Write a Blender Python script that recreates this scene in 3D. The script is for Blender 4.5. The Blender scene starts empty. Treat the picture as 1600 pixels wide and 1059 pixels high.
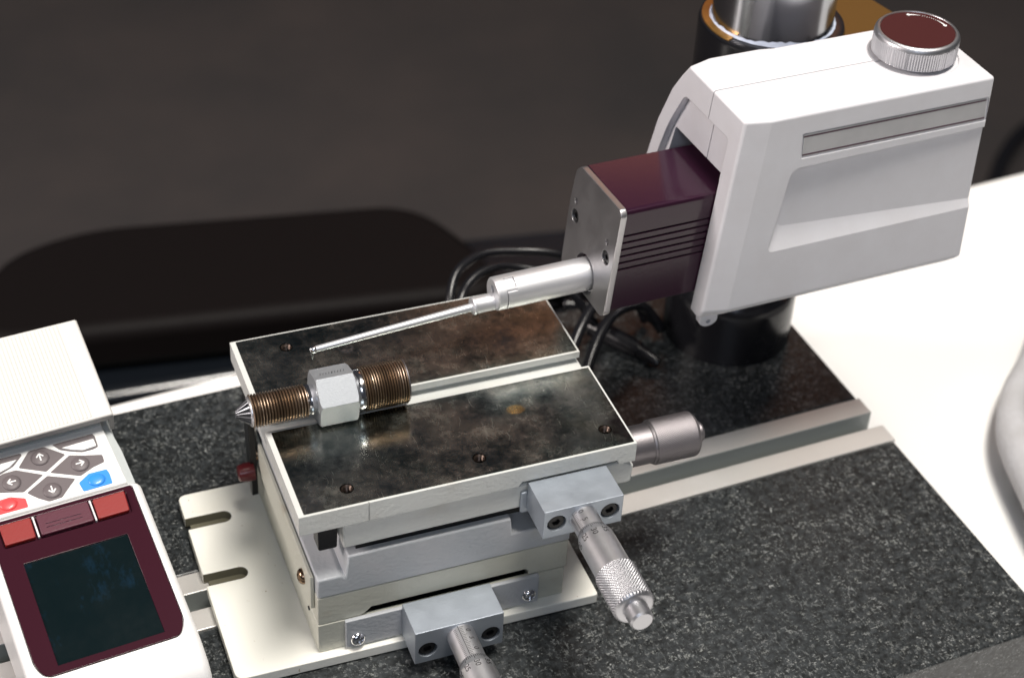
import bpy, bmesh, math, random
from mathutils import Vector, Matrix
from math import sin, cos, pi, radians
random.seed(4)
sc = bpy.context.scene
C = sc.collection
MM = 0.001

# ------------------------------------------------------------------ camera
cam_d = bpy.data.cameras.new('camera')
cam = bpy.data.objects.new('camera', cam_d); C.objects.link(cam)
R = [(0.93566029, -0.35017549, 0.043783), (-0.18611586, -0.59505174, -0.78184034), (0.29983447, 0.72338825, -0.62193949)]
M = Matrix.Identity(4)
for i in range(3):
    M[i][0] = R[0][i]; M[i][1] = -R[1][i]; M[i][2] = -R[2][i]
M.translation = Vector((-103.93743, -436.89271, 437.69394)) * MM
cam.matrix_world = M
cam_d.sensor_width = 36; cam_d.lens = 62.03
cam_d.clip_start = 0.02; cam_d.clip_end = 30
cam_d.dof.use_dof = True; cam_d.dof.focus_distance = 0.655; cam_d.dof.aperture_fstop = 10
sc.camera = cam

# ------------------------------------------------------------------ light
w = bpy.data.worlds.new('World'); sc.world = w; w.use_nodes = True
bg = w.node_tree.nodes['Background']
bg.inputs[0].default_value = (0.80, 0.84, 1.0, 1); bg.inputs[1].default_value = 0.045
def area(name, loc, target, sx, sy, power, col):
    l = bpy.data.lights.new(name, 'AREA'); l.shape = 'RECTANGLE'; l.size = sx; l.size_y = sy
    l.energy = power; l.color = col
    o = bpy.data.objects.new(name, l); C.objects.link(o); o.location = loc
    d = Vector(target) - Vector(loc)
    o.rotation_euler = d.to_track_quat('-Z', 'Y').to_euler()
    return o
area('ceiling_lamp', (0.35, -0.22, 2.0), (0.08, 0.05, 0), 0.9, 0.4, 60, (1.0, 0.95, 0.88))
area('front_fill', (-0.6, -1.9, 1.5), (0.1, 0, 0), 1.0, 0.7, 9.5, (0.76, 0.85, 1.0))  # fill light added on the camera side for the upright faces
area('left_lamp', (-2.1, 0.25, 1.25), (0.1, 0.05, 0), 0.8, 0.6, 46, (1.0, 0.90, 0.86))
area('warm_lamp', (1.36, 2.20, 1.46), (0.2, 0.05, 0), 1.0, 0.34, 1.5, (1.0, 0.40, 0.17))
sc.view_settings.view_transform = 'Standard'; sc.view_settings.look = 'None'
sc.view_settings.exposure = 0; sc.view_settings.gamma = 1

# ------------------------------------------------------------------ frames
def rotz(a): return Matrix.Rotation(a, 4, 'Z')
F_ST = Matrix.Identity(4)                                   # levelling table frame
F_GR = rotz(radians(2.6))                                   # granite frame
F_UN = Matrix.Translation((-71.43, 23.31, -40)) @ rotz(radians(5.886)) @ Matrix.Rotation(radians(14.07), 4, 'X')
class Th: pass
def thing(name, label, cat, base, F=F_ST, group=None):
    o = bpy.data.objects.new(name, None); C.objects.link(o)
    o.empty_display_size = 0.01
    t = Th(); t.o = o; t.base = Vector(base)
    m = F @ Matrix.Translation(base)
    m = m.copy(); m.translation = m.translation * MM
    o.matrix_world = m
    o['label'] = label; o['category'] = cat
    if group: o['group'] = group
    return t
def mesh_from(bm, name, base):
    bm.transform(Matrix.Scale(MM, 4) @ Matrix.Translation(-base))
    bmesh.ops.recalc_face_normals(bm, faces=bm.faces)
    me = bpy.data.meshes.new(name); bm.to_mesh(me); bm.free(); return me
def part(t, name, bm, mat, parent=None, smooth=None, bevel=0, seg=2, label=None):
    """link bm (in frame millimetres) as one mesh object below a thing or part"""
    me = mesh_from(bm, name, t.base)
    o = bpy.data.objects.new(name, me); C.objects.link(o)
    o.parent = parent if parent is not None else t.o
    for m in (mat if isinstance(mat, (list, tuple)) else [mat]): me.materials.append(m)
    if smooth is not None: shade(me, smooth)
    if bevel:
        b = o.modifiers.new('bevel', 'BEVEL'); b.width = bevel * MM; b.segments = seg; b.limit_method = 'ANGLE'
        b.angle_limit = radians(35); b.harden_normals = False
        shade(me, 35)
    elif smooth is not None and smooth < 40:
        o.modifiers.new('normals', 'WEIGHTED_NORMAL').keep_sharp = True
    if label: o['label'] = label
    return o
def shade(me, ang):
    me.polygons.foreach_set('use_smooth', [True] * len(me.polygons))
    if ang < 180: me.set_sharp_from_angle(angle=radians(ang))

# ------------------------------------------------------------------ shapes (millimetres)
def box(x0, x1, y0, y1, z0, z1, bm=None):
    bm = bm or bmesh.new()
    v = [bm.verts.new(p) for p in ((x0,y0,z0),(x1,y0,z0),(x1,y1,z0),(x0,y1,z0),(x0,y0,z1),(x1,y0,z1),(x1,y1,z1),(x0,y1,z1))]
    for f in ((3,2,1,0),(4,5,6,7),(0,1,5,4),(1,2,6,5),(2,3,7,6),(3,0,4,7)): bm.faces.new([v[i] for i in f])
    return bm
def prism(pts, a0, a1, axis='z', bm=None):
    """extrude 2-D outline. axis z: (x,y); axis y: (x,z); axis x: (y,z)"""
    bm = bm or bmesh.new()
    def P(p, a):
        return {'z': (p[0], p[1], a), 'y': (p[0], a, p[1]), 'x': (a, p[0], p[1])}[axis]
    A = [bm.verts.new(P(p, a0)) for p in pts]; B = [bm.verts.new(P(p, a1)) for p in pts]
    n = len(pts)
    bm.faces.new(A); bm.faces.new(B[::-1])
    for i in range(n): bm.faces.new((A[i], B[i], B[(i+1) % n], A[(i+1) % n]))
    return bm
def hull(pts):
    bm = bmesh.new()
    for p in pts: bm.verts.new(p)
    r = bmesh.ops.convex_hull(bm, input=bm.verts)
    bmesh.ops.delete(bm, geom=[g for g in r['geom_interior'] if isinstance(g, bmesh.types.BMVert)], context='VERTS')
    bmesh.ops.dissolve_limit(bm, angle_limit=radians(1), verts=bm.verts, edges=bm.edges)
    return bm
def basis(axis):
    a = Vector(axis).normalized()
    h = Vector((0,0,1)) if abs(a.z) < 0.9 else Vector((1,0,0))
    u = (h - a * h.dot(a)).normalized(); v = a.cross(u)
    return a, u, v
def lathe(prof, c, axis, n=48, bm=None, caps=True, rfun=None):
    """prof: list of (s, r) along axis from c; rfun(s, theta, r) may alter the radius"""
    bm = bm or bmesh.new()
    a, u, v = basis(axis); c = Vector(c); rings = []
    for s, r in prof:
        ring = []
        for k in range(n):
            t = 2*pi*k/n; rr = rfun(s, t, r) if rfun else r
            ring.append(bm.verts.new(c + a*s + u*(rr*cos(t)) + v*(rr*sin(t))))
        rings.append(ring)
    for A, B in zip(rings, rings[1:]):
        for k in range(n):
            bm.faces.new((A[k], A[(k+1) % n], B[(k+1) % n], B[k]))
    if caps:
        bm.faces.new(rings[0][::-1]); bm.faces.new(rings[-1])
    return bm
def tube(path, r, n=12, bm=None, sub=6):
    """smooth tube through points; r may be a list"""
    bm = bm or bmesh.new()
    P = [Vector(p) for p in path]; rs = r if isinstance(r, (list, tuple)) else [r]*len(P)
    pts = []; rad = []
    for i in range(len(P)-1):
        p0 = P[max(i-1, 0)]; p1 = P[i]; p2 = P[i+1]; p3 = P[min(i+2, len(P)-1)]
        for k in range(sub):
            t = k/sub
            pts.append(0.5*((2*p1)+(p2-p0)*t+(2*p0-5*p1+4*p2-p3)*t*t+(3*p1-p0-3*p2+p3)*t**3)); rad.append(rs[i]*(1-t)+rs[i+1]*t)
    pts.append(P[-1]); rad.append(rs[-1])
    rings = []; up = None
    for i, p in enumerate(pts):
        d = (pts[min(i+1, len(pts)-1)] - pts[max(i-1, 0)]).normalized()
        if up is None: up = basis(d)[1]
        up = (up - d*up.dot(d)).normalized(); v = d.cross(up)
        rings.append([bm.verts.new(p + up*(rad[i]*cos(2*pi*k/n)) + v*(rad[i]*sin(2*pi*k/n))) for k in range(n)])
    for A, B in zip(rings, rings[1:]):
        for k in range(n): bm.faces.new((A[k], A[(k+1) % n], B[(k+1) % n], B[k]))
    bm.faces.new(rings[0][::-1]); bm.faces.new(rings[-1])
    return bm
def cyl(c, axis, r, h, n=32, bm=None): return lathe([(0, r), (h, r)], c, axis, n, bm)
def rpoly(pts, r, seg=5):
    """round the corners of a 2-D outline"""
    out = []; n = len(pts)
    rs = r if isinstance(r, (list, tuple)) else [r]*n
    for i in range(n):
        p = Vector(pts[i]).to_2d(); a = Vector(pts[i-1]).to_2d(); b = Vector(pts[(i+1) % n]).to_2d()
        if rs[i] <= 0: out.append(tuple(p)); continue
        da = (a-p); db = (b-p); q = min(rs[i], da.length*.48, db.length*.48)
        A = p + da.normalized()*q; B = p + db.normalized()*q
        for k in range(seg+1):
            t = k/seg; out.append(tuple(A*(1-t)**2 + p*2*t*(1-t) + B*t*t))
    return out
def cut(bm, cutters, pre_bevel=0, seg=4, ang=35):
    """boolean difference in millimetre space; returns a bmesh"""
    def mk(b):
        bmesh.ops.recalc_face_normals(b, faces=b.faces)
        me = bpy.data.meshes.new('tmp'); b.to_mesh(me); b.free()
        o = bpy.data.objects.new('tmp', me); C.objects.link(o); return o
    o = mk(bm); cs = [mk(b) for b in cutters]
    if pre_bevel:
        m = o.modifiers.new('b', 'BEVEL'); m.width = pre_bevel; m.segments = seg; m.limit_method = 'ANGLE'; m.angle_limit = radians(ang)
    for c in cs:
        m = o.modifiers.new('c', 'BOOLEAN'); m.object = c; m.operation = 'DIFFERENCE'; m.solver = 'EXACT'
    dg = bpy.context.evaluated_depsgraph_get(); dg.update()
    me = bpy.data.meshes.new_from_object(o.evaluated_get(dg))
    out = bmesh.new(); out.from_mesh(me)
    for x in [o]+cs: bpy.data.objects.remove(x)
    return out
def text_mesh(body, size):
    cu = bpy.data.curves.new('t', 'FONT'); cu.body = body; cu.size = size; cu.align_x = 'CENTER'; cu.align_y = 'CENTER'; cu.resolution_u = 4
    o = bpy.data.objects.new('t', cu); C.objects.link(o)
    dg = bpy.context.evaluated_depsgraph_get(); dg.update()
    me = bpy.data.meshes.new_from_object(o.evaluated_get(dg))
    V = [tuple(v.co) for v in me.vertices]; Fc = [tuple(p.vertices) for p in me.polygons]
    bpy.data.objects.remove(o); return V, Fc

# ------------------------------------------------------------------ materials
def mat(name, col, rough=0.5, metal=0.0, bump=None, var=None, rvar=None, bevel=0.0, spec=0.5, coat=0, bump2=None, spots=None):
    """bump=(scale, distance_mm, detail)  var=(scale, colour2, lo, hi)  spots=(scale, colour, lo, hi)"""
    m = bpy.data.materials.new(name); m.use_nodes = True; nt = m.node_tree; N = nt.nodes; L = nt.links
    b = N['Principled BSDF']
    b.inputs['Base Color'].default_value = (*col, 1); b.inputs['Roughness'].default_value = rough
    b.inputs['Metallic'].default_value = metal; b.inputs['Specular IOR Level'].default_value = spec
    b.inputs['Coat Weight'].default_value = coat; b.inputs['Coat Roughness'].default_value = 0.08
    tc = N.new('ShaderNodeTexCoord')
    def noise(sc_, det=3, ro=0.5, st=None):
        n = N.new('ShaderNodeTexNoise'); n.inputs['Scale'].default_value = sc_; n.inputs['Detail'].default_value = det; n.inputs['Roughness'].default_value = ro
        if st:
            mp = N.new('ShaderNodeMapping'); mp.inputs['Scale'].default_value = st; L.new(tc.outputs['Object'], mp.inputs['Vector']); L.new(mp.outputs[0], n.inputs['Vector'])
        else: L.new(tc.outputs['Object'], n.inputs['Vector'])
        return n.outputs['Fac']
    def ramp(src, lo, hi):
        r = N.new('ShaderNodeMapRange'); r.inputs['From Min'].default_value = lo; r.inputs['From Max'].default_value = hi; L.new(src, r.inputs['Value']); return r.outputs[0]
    def mix(f, a, c):
        x = N.new('ShaderNodeMix'); x.data_type = 'RGBA'; L.new(f, x.inputs[0])
        for s, val in ((6, a), (7, c)):
            if isinstance(val, tuple): x.inputs[s].default_value = (*val, 1)
            else: L.new(val, x.inputs[s])
        return x.outputs[2]
    m_ = Th(); m_.m = m; m_.N = N; m_.L = L; m_.b = b; m_.noise = noise; m_.ramp = ramp; m_.mix = mix; m_.tc = tc
    c = col
    if var: c = mix(ramp(noise(var[0], 5, 0.6), var[2], var[3]), col, var[1])
    if spots: c = mix(ramp(noise(spots[0], 2, 0.5), spots[2], spots[3]), c, spots[1])
    if not isinstance(c, tuple): L.new(c, b.inputs['Base Color'])
    if rvar:
        r = N.new('ShaderNodeMapRange'); r.inputs['From Min'].default_value = 0.3; r.inputs['From Max'].default_value = 0.7
        r.inputs['To Min'].default_value = rvar[1]; r.inputs['To Max'].default_value = rvar[2]; L.new(noise(rvar[0], 4, 0.6), r.inputs['Value']); L.new(r.outputs[0], b.inputs['Roughness'])
    nrm = None
    if bevel:
        bv = N.new('ShaderNodeBevel'); bv.samples = 4; bv.inputs['Radius'].default_value = bevel * MM; nrm = bv.outputs[0]
    for bp in (bump, bump2):
        if bp:
            bn = N.new('ShaderNodeBump'); bn.inputs['Distance'].default_value = bp[1] * MM; bn.inputs['Strength'].default_value = 1
            L.new(noise(bp[0], bp[2] if len(bp) > 2 else 2, 0.5, bp[3] if len(bp) > 3 else None), bn.inputs['Height'])
            if nrm: L.new(nrm, bn.inputs['Normal'])
            nrm = bn.outputs[0]
    if nrm: L.new(nrm, b.inputs['Normal'])
    m_.nrm = nrm
    m['h'] = 1
    MAT[name] = m_
    return m
MAT = {}
housing_paint = mat('housing_paint', (0.68, 0.675, 0.705), 0.42, bump=(1500, 0.03, 2), bevel=0.5, var=(60, (0.65, 0.64, 0.665), 0.35, 0.65))
cast_paint = mat('cast_paint', (0.485, 0.49, 0.505), 0.40, bump=(620, 0.20, 2), bevel=0.35, var=(30, (0.41, 0.44, 0.465), 0.4, 0.7), spots=(60, (0.40, 0.40, 0.38), 0.62, 0.80))
top_paint = mat('pale_cast_paint', (0.60, 0.615, 0.595), 0.38, bump=(620, 0.20, 2), bevel=0.4, var=(30, (0.56, 0.565, 0.54), 0.4, 0.7), spots=(60, (0.50, 0.48, 0.43), 0.62, 0.80))
cream_paint = mat('cream_paint', (0.54, 0.54, 0.47), 0.40, bump=(600, 0.16, 2), bevel=0.35, var=(25, (0.49, 0.485, 0.41), 0.4, 0.7), spots=(60, (0.42, 0.38, 0.30), 0.62, 0.8))
base_paint = mat('base_paint', (0.90, 0.89, 0.82), 0.40, bump=(350, 0.06, 2), bevel=0.35, var=(18, (0.84, 0.81, 0.71), 0.5, 0.8), spots=(420, (0.50, 0.44, 0.32), 0.72, 0.78))
maroon = mat('maroon_paint', (0.026, 0.008, 0.019), 0.15, bump=(900, 0.02, 2), bevel=0.3, spec=0.4)
maroon_bez = mat('maroon_bezel', (0.036, 0.008, 0.015), 0.16, bevel=0.2, spec=0.3)
maroon_btn = mat('maroon_button', (0.085, 0.014, 0.03), 0.4, bump=(1200, 0.05, 2), bevel=0.3)
red_btn = mat('red_button', (0.24, 0.014, 0.012), 0.45, bump=(1500, 0.04, 2), bevel=0.3)
disc_red = mat('disc_maroon', (0.045, 0.0085, 0.009), 0.5, spec=0.3, bump=(1800, 0.02, 2))
black_gloss = mat('black_gloss', (0.010, 0.010, 0.012), 0.18, rvar=(40, 0.12, 0.3))
black_steel = mat('black_oxide', (0.012, 0.012, 0.013), 0.3, metal=0.3)
rubber = mat('black_rubber', (0.008, 0.008, 0.010), 0.27, bump=(700, 0.03, 2))
satin = mat('satin_chrome', (0.76, 0.75, 0.77), 0.40, metal=1, bump=(1600, 0.012, 2), bevel=0.25, var=(200, (0.70, 0.69, 0.70), 0.4, 0.7))
rod_m = mat('satin_rod', (0.72, 0.73, 0.75), 0.45, metal=0.8)
satin_alu = mat('satin_aluminium', (0.74, 0.74, 0.76), 0.50, metal=0.85, bump=(1400, 0.02, 2), bevel=0.25)
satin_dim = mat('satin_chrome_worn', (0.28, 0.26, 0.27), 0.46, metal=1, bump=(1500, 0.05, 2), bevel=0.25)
alu = mat('anodised_aluminium', (0.62, 0.645, 0.68), 0.38, metal=0.85, bump=(1400, 0.02, 2), bevel=0.3, rvar=(90, 0.32, 0.46))
block_m = mat('block_aluminium', (0.385, 0.425, 0.475), 0.46, metal=0.7, bump=(1300, 0.03, 2), bevel=0.35, rvar=(120, 0.40, 0.52))
screw_m = mat('bronzed_screw', (0.30, 0.20, 0.13), 0.25, metal=1)
root_m = mat('dark_thread_root', (0.05, 0.032, 0.02), 0.4, metal=0.5)
rail_m = mat('rail_aluminium', (0.74, 0.72, 0.69), 0.42, metal=0.55, bump=(2600, 0.03, 2, (0.02, 1, 1)), bevel=0.3, var=(20, (0.68, 0.66, 0.63), 0.4, 0.7))
groove_m = mat('darker_grey_groove', (0.33, 0.35, 0.34), 0.5, metal=0.2)
slot_dark_m = mat('slot_dark_olive', (0.13, 0.12, 0.08), 0.8)
knob_m = mat('knob_chrome', (0.50, 0.50, 0.52), 0.42, metal=1)
grip_m = mat('knurled_chrome', (0.46, 0.46, 0.48), 0.42, metal=1)
lug_m = mat('warm_reflection_lug', (0.20, 0.11, 0.03), 0.4, metal=0.6)  # lug colour carries the warm reflection on its top
chrome = mat('bright_chrome', (0.80, 0.80, 0.82), 0.16, metal=1)
thread_m = mat('bronzed_thread', (0.50, 0.395, 0.31), 0.34, metal=1, var=(60, (0.40, 0.31, 0.22), 0.35, 0.65))
hex_m = mat('blasted_zinc', (0.40, 0.42, 0.445), 0.52, metal=0.7, bump=(2000, 0.06, 3), bevel=0.3, var=(900, (0.37, 0.39, 0.415), 0.4, 0.65))
cone_m = mat('graphite_cone', (0.15, 0.155, 0.165), 0.34, metal=1)
plate_face = mat('end_plate_face', (0.46, 0.45, 0.46), 0.38, metal=0.9, bump=(1300, 0.02, 2), bevel=0.3, rvar=(60, 0.28, 0.42))
tap_m = mat('tapped_hole', (0.07, 0.05, 0.04), 0.35, metal=0.8)
ring_reflection_m = mat('warm_reflection_ring', (0.55, 0.30, 0.08), 0.34, metal=0.7, var=(60, (0.42, 0.22, 0.06), 0.4, 0.65))  # colour of the orange reflection on the black sleeve top
column_m = mat('polished_column', (0.46, 0.47, 0.50), 0.20, metal=1, bump=(900, 0.02, 2, (1, 1, 0.03)))
grease_m = mat('pale_grease', (0.62, 0.68, 0.82), 0.35, bump=(200, 0.5, 3))
table_m = mat('white_laminate', (0.86, 0.855, 0.84), 0.35)
carpet = mat('carpet', (0.082, 0.070, 0.067), 0.95, var=(2.2, (0.055, 0.052, 0.053), 0.35, 0.65), bump=(300, 2, 3), spec=0.1)
chair_pad = mat('chair_leatherette', (0.005, 0.0035, 0.0035), 0.6, bump=(150, 0.3, 2), spec=0.15)
skirt_m = mat('chair_skirt', (0.004, 0.004, 0.004), 0.9, spec=0.05)
chair_shell = mat('chair_shell', (0.006, 0.008, 0.011), 0.24, coat=1.0)
cloth_m = mat('grey_canvas', (0.42, 0.415, 0.42), 0.85, bump=(400, 0.4, 3), var=(25, (0.52, 0.52, 0.54), 0.4, 0.65))
cloth_dark = mat('bag_lining', (0.26, 0.25, 0.24), 0.9)
ink = mat('black_ink', (0.015, 0.015, 0.017), 0.5)
white_ink = mat('white_ink', (0.80, 0.80, 0.80), 0.5)
label_m = mat('label_foil', (0.42, 0.42, 0.43), 0.38, metal=0.25, var=(50, (0.36, 0.36, 0.37), 0.4, 0.7))
lineink = mat('label_line', (0.05, 0.012, 0.03), 0.35)
key_pad = mat('key_membrane_grey', (0.125, 0.105, 0.11), 0.5, bump=(1500, 0.05, 2))
key_white = mat('key_membrane_white', (0.80, 0.80, 0.79), 0.45)
key_blue = mat('key_blue', (0.035, 0.27, 0.78), 0.35, coat=.2)
key_red = mat('key_coral', (0.74, 0.075, 0.08), 0.35, coat=.2)
unit_white = mat('unit_plastic', (0.78, 0.775, 0.77), 0.36, bump=(1500, 0.015, 2), bevel=0.5)
unit_side = mat('unit_side', (0.50, 0.53, 0.53), 0.4, bevel=0.3)
lid_edge = mat('lid_edge_grey', (0.22, 0.215, 0.21), 0.45)
lid_m = mat('lid_plastic', (0.64, 0.63, 0.605), 0.42, bump=(1500, 0.015, 2))
red_cap = mat('red_brown_cap', (0.085, 0.010, 0.012), 0.3)

# granite: black ground with small pale flecks
granite = mat('black_granite', (0.022, 0.023, 0.025), 0.3, rvar=(500, 0.26, 0.46))
g = MAT['black_granite']
def fleck(sc1, lo1, hi1, sc2, lo2, hi2, st):
    a = g.ramp(g.noise(sc1, 3, 0.65, st), lo1, hi1); b_ = g.ramp(g.noise(sc2, 2, 0.5), lo2, hi2)
    m1 = g.N.new('ShaderNodeMath'); m1.operation = 'MULTIPLY'; g.L.new(a, m1.inputs[0]); g.L.new(b_, m1.inputs[1]); return m1.outputs[0]
c1 = g.mix(g.ramp(g.noise(300, 4, 0.7), 0.42, 0.66), (0.008, 0.0095, 0.010), (0.036, 0.041, 0.044))
c2 = g.mix(fleck(860, 0.54, 0.66, 170, 0.40, 0.60, (1, 0.5, 1)), c1, (0.17, 0.18, 0.178))
c3 = g.mix(fleck(1250, 0.57, 0.66, 260, 0.45, 0.6, (0.45, 1, 1)), c2, (0.26, 0.27, 0.265))
c4 = g.mix(fleck(330, 0.60, 0.68, 1200, 0.40, 0.55, (1, 1, 1)), c3, (0.20, 0.21, 0.20))
dens = g.N.new('ShaderNodeMath'); dens.operation = 'MULTIPLY'; g.L.new(g.ramp(g.noise(38, 4, 0.6), 0.42, 0.66), dens.inputs[0]); dens.inputs[1].default_value = 0.65
c5 = g.mix(dens.outputs[0], c4, c1)
c6 = g.mix(fleck(300, 0.66, 0.71, 90, 0.5, 0.6, (1, 0.7, 1)), c5, (0.36, 0.37, 0.36))
g.L.new(c6, g.b.inputs['Base Color'])

# ground steel table top: near-mirror with stains, wipe marks and scratches
steel = mat('ground_steel', (0.36, 0.36, 0.345), 0.16, metal=1.0)
s = MAT['ground_steel']
c0 = s.mix(s.ramp(s.noise(45, 8, 0.72), 0.38, 0.66), (0.15, 0.19, 0.185), (0.56, 0.56, 0.50))
c1 = s.mix(s.ramp(s.noise(230, 6, 0.75), 0.50, 0.72), c0, (0.62, 0.62, 0.56))
gx = s.N.new('ShaderNodeSeparateXYZ'); s.L.new(s.tc.outputs['Object'], gx.inputs[0])
rx = s.ramp(gx.outputs[0], 0.03, 0.12)
mm = s.N.new('ShaderNodeMath'); mm.operation = 'MULTIPLY'; s.L.new(rx, mm.inputs[0]); s.L.new(s.ramp(s.noise(38, 5, 0.6), 0.46, 0.66), mm.inputs[1])
c2 = s.mix(mm.outputs[0], c1, (0.37, 0.32, 0.17))
def spot(src, cx_, cy_, rx_, ry_, col, rot=0.0, ns=900, lo=0.42, hi=0.55):
    mp = s.N.new('ShaderNodeMapping'); mp.vector_type = 'TEXTURE'; mp.inputs['Location'].default_value = (cx_, cy_, 0.0796); mp.inputs['Rotation'].default_value = (0, 0, rot); mp.inputs['Scale'].default_value = (rx_, ry_, 1)
    s.L.new(s.tc.outputs['Object'], mp.inputs['Vector'])
    ln = s.N.new('ShaderNodeVectorMath'); ln.operation = 'LENGTH'; s.L.new(mp.outputs[0], ln.inputs[0])
    m1 = s.N.new('ShaderNodeMath'); m1.operation = 'MULTIPLY'; s.L.new(s.ramp(ln.outputs['Value'], 1.0, 0.7), m1.inputs[0]); s.L.new(s.ramp(s.noise(ns, 3, .6), lo, hi), m1.inputs[1])
    return s.mix(m1.outputs[0], src, col)
c2 = spot(c2, 0.0333, -0.0186, 0.0042, 0.0030, (0.95, 0.62, 0.24), 0, 2200, 0.36, 0.50)
c2 = spot(c2, 0.0400, -0.0170, 0.0042, 0.0050, (0.60, 0.60, 0.52), 0.5, 1500, 0.40, 0.62)
c2 = spot(c2, -0.0175, 0.0365, 0.0034, 0.0042, (0.75, 0.76, 0.74), 0.3, 700, 0.40, 0.60)
c2 = spot(c2, 0.018, 0.043, 0.0048, 0.0026, (0.55, 0.55, 0.52), -0.4, 700, 0.45, 0.7)
c2 = spot(c2, -0.056, -0.045, 0.014, 0.006, (0.56, 0.57, 0.55), 0.8, 260, 0.35, 0.8)
s.L.new(c2, s.b.inputs['Base Color'])
r0 = s.N.new('ShaderNodeMapRange'); s.L.new(s.noise(60, 10, 0.8), r0.inputs['Value']); r0.inputs['From Min'].default_value = 0.35; r0.inputs['From Max'].default_value = 0.7
r0.inputs['To Min'].default_value = 0.13; r0.inputs['To Max'].default_value = 0.36
def scratches(rot, seed, thr):
    mp = s.N.new('ShaderNodeMapping'); mp.inputs['Rotation'].default_value = (0, 0, rot); mp.inputs['Scale'].default_value = (1, 0.02, 1); mp.inputs['Location'].default_value = (seed, seed*2, 0)
    wn = s.N.new('ShaderNodeTexNoise'); wn.inputs['Scale'].default_value = 40 + 9*seed; s.L.new(s.tc.outputs['Object'], wn.inputs['Vector'])
    wv = s.N.new('ShaderNodeVectorMath'); wv.operation = 'MULTIPLY_ADD'; s.L.new(wn.outputs['Color'], wv.inputs[0]); wv.inputs[1].default_value = (0.012, 0.012, 0); s.L.new(s.tc.outputs['Object'], wv.inputs[2])
    s.L.new(wv.outputs[0], mp.inputs['Vector'])
    n = s.N.new('ShaderNodeTexNoise'); n.inputs['Scale'].default_value = 2600; n.inputs['Detail'].default_value = 1; s.L.new(mp.outputs[0], n.inputs['Vector'])
    k = s.noise(55 + seed*7, 3, 0.6)
    m1 = s.N.new('ShaderNodeMath'); m1.operation = 'MULTIPLY'; s.L.new(s.ramp(n.outputs['Fac'], thr, thr+0.05), m1.inputs[0]); s.L.new(s.ramp(k, 0.5, 0.6), m1.inputs[1]); return m1.outputs[0]
tot = None
for rt, sd, th in ((0.35, 1, .70), (-0.9, 2, .71), (1.25, 3, .70), (2.2, 4, .715)):
    o_ = scratches(rt, sd, th)
    if tot is None: tot = o_
    else:
        m1 = s.N.new('ShaderNodeMath'); m1.operation = 'MAXIMUM'; s.L.new(tot, m1.inputs[0]); s.L.new(o_, m1.inputs[1]); tot = m1.outputs[0]
m2 = s.N.new('ShaderNodeMath'); m2.operation = 'MULTIPLY_ADD'; s.L.new(tot, m2.inputs[0]); m2.inputs[1].default_value = 0.12; s.L.new(r0.outputs[0], m2.inputs[2])
s.L.new(m2.outputs[0], s.b.inputs['Roughness'])


# screen glass
screen_m = mat('screen_glass', (0.004, 0.010, 0.012), 0.10, spec=0.5)
q = MAT['screen_glass']
q.L.new(q.mix(q.ramp(q.noise(70, 5, 0.7, (1, 0.5, 1)), 0.56, 0.74), (0.0030, 0.0080, 0.0095), (0.006, 0.022, 0.042)), q.b.inputs['Base Color'])
qr = q.N.new('ShaderNodeMapRange'); q.L.new(q.noise(60, 5, .7), qr.inputs['Value']); qr.inputs['To Min'].default_value = .05; qr.inputs['To Max'].default_value = .2
q.L.new(qr.outputs[0], q.b.inputs['Roughness'])

# ================================================================== THE SETTING
bm = bmesh.new(); S_ = 6000
for v in ((-S_, -S_, -850), (S_, -S_, -850), (S_, S_, -850), (-S_, S_, -850)): bm.verts.new(v)
bm.faces.new(bm.verts[:])
me = mesh_from(bm, 'floor', Vector((0,0,0))); fl = bpy.data.objects.new('floor', me); C.objects.link(fl); me.materials.append(carpet); fl['kind'] = 'structure'

# white table
F_TB = rotz(radians(5.0))
t = thing('table', 'white laminate table top under the black granite base', 'table', (100, 0, -850), F_TB)
part(t, 'table_top', prism(rpoly([(-750, -420), (900, -420), (900, 236), (-750, 236)], 12), -160, -130), table_m, bevel=2)
for x, y in ((-700, -370), (850, -370), (-700, 190), (850, 190)):
    part(t, 'leg', cyl((x, y, -850), (0,0,1), 20, 690), alu, smooth=40)

# black chair behind the table
t = thing('chair', 'black padded chair with glossy rim pushed behind the white table', 'chair', (140, 700, -850))
def slab(outline, z0, z1, r): return prism(rpoly(outline, r, 8), z0, z1)
part(t, 'seat', slab([(-95, 590), (300, 540), (290, 610), (262, 672), (10, 712), (-60, 690)], -390, -352, 45), chair_pad, bevel=10, seg=4)
part(t, 'seat_shell', slab([(-160, 640), (-130, 560), (130, 545), (250, 520), (600, 480), (640, 560), (500, 640), (120, 690), (-120, 690)], -414, -392, 50), chair_shell, bevel=9, seg=5)
part(t, 'pedestal', lathe([(0, 200), (25, 190), (45, 40), (380, 36)], (140, 620, -850), (0,0,1), 32), chair_shell, smooth=40)
part(t, 'skirt', slab([(-150, 566), (130, 549), (600, 490), (600, 560), (130, 620), (-150, 620)], -845, -413, 30), skirt_m)
t = thing('floor_cable', 'thick dark cable curving across the carpet at the right edge', 'cable', (1232, 1120, -850))
part(t, 'sheath', tube([(1215, 1060, -838), (1228, 1140, -838), (1264, 1187, -838), (1302, 1226, -838), (1360, 1269, -838), (1440, 1300, -838), (1560, 1310, -838)], 11, 14), rubber, smooth=180)

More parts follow.
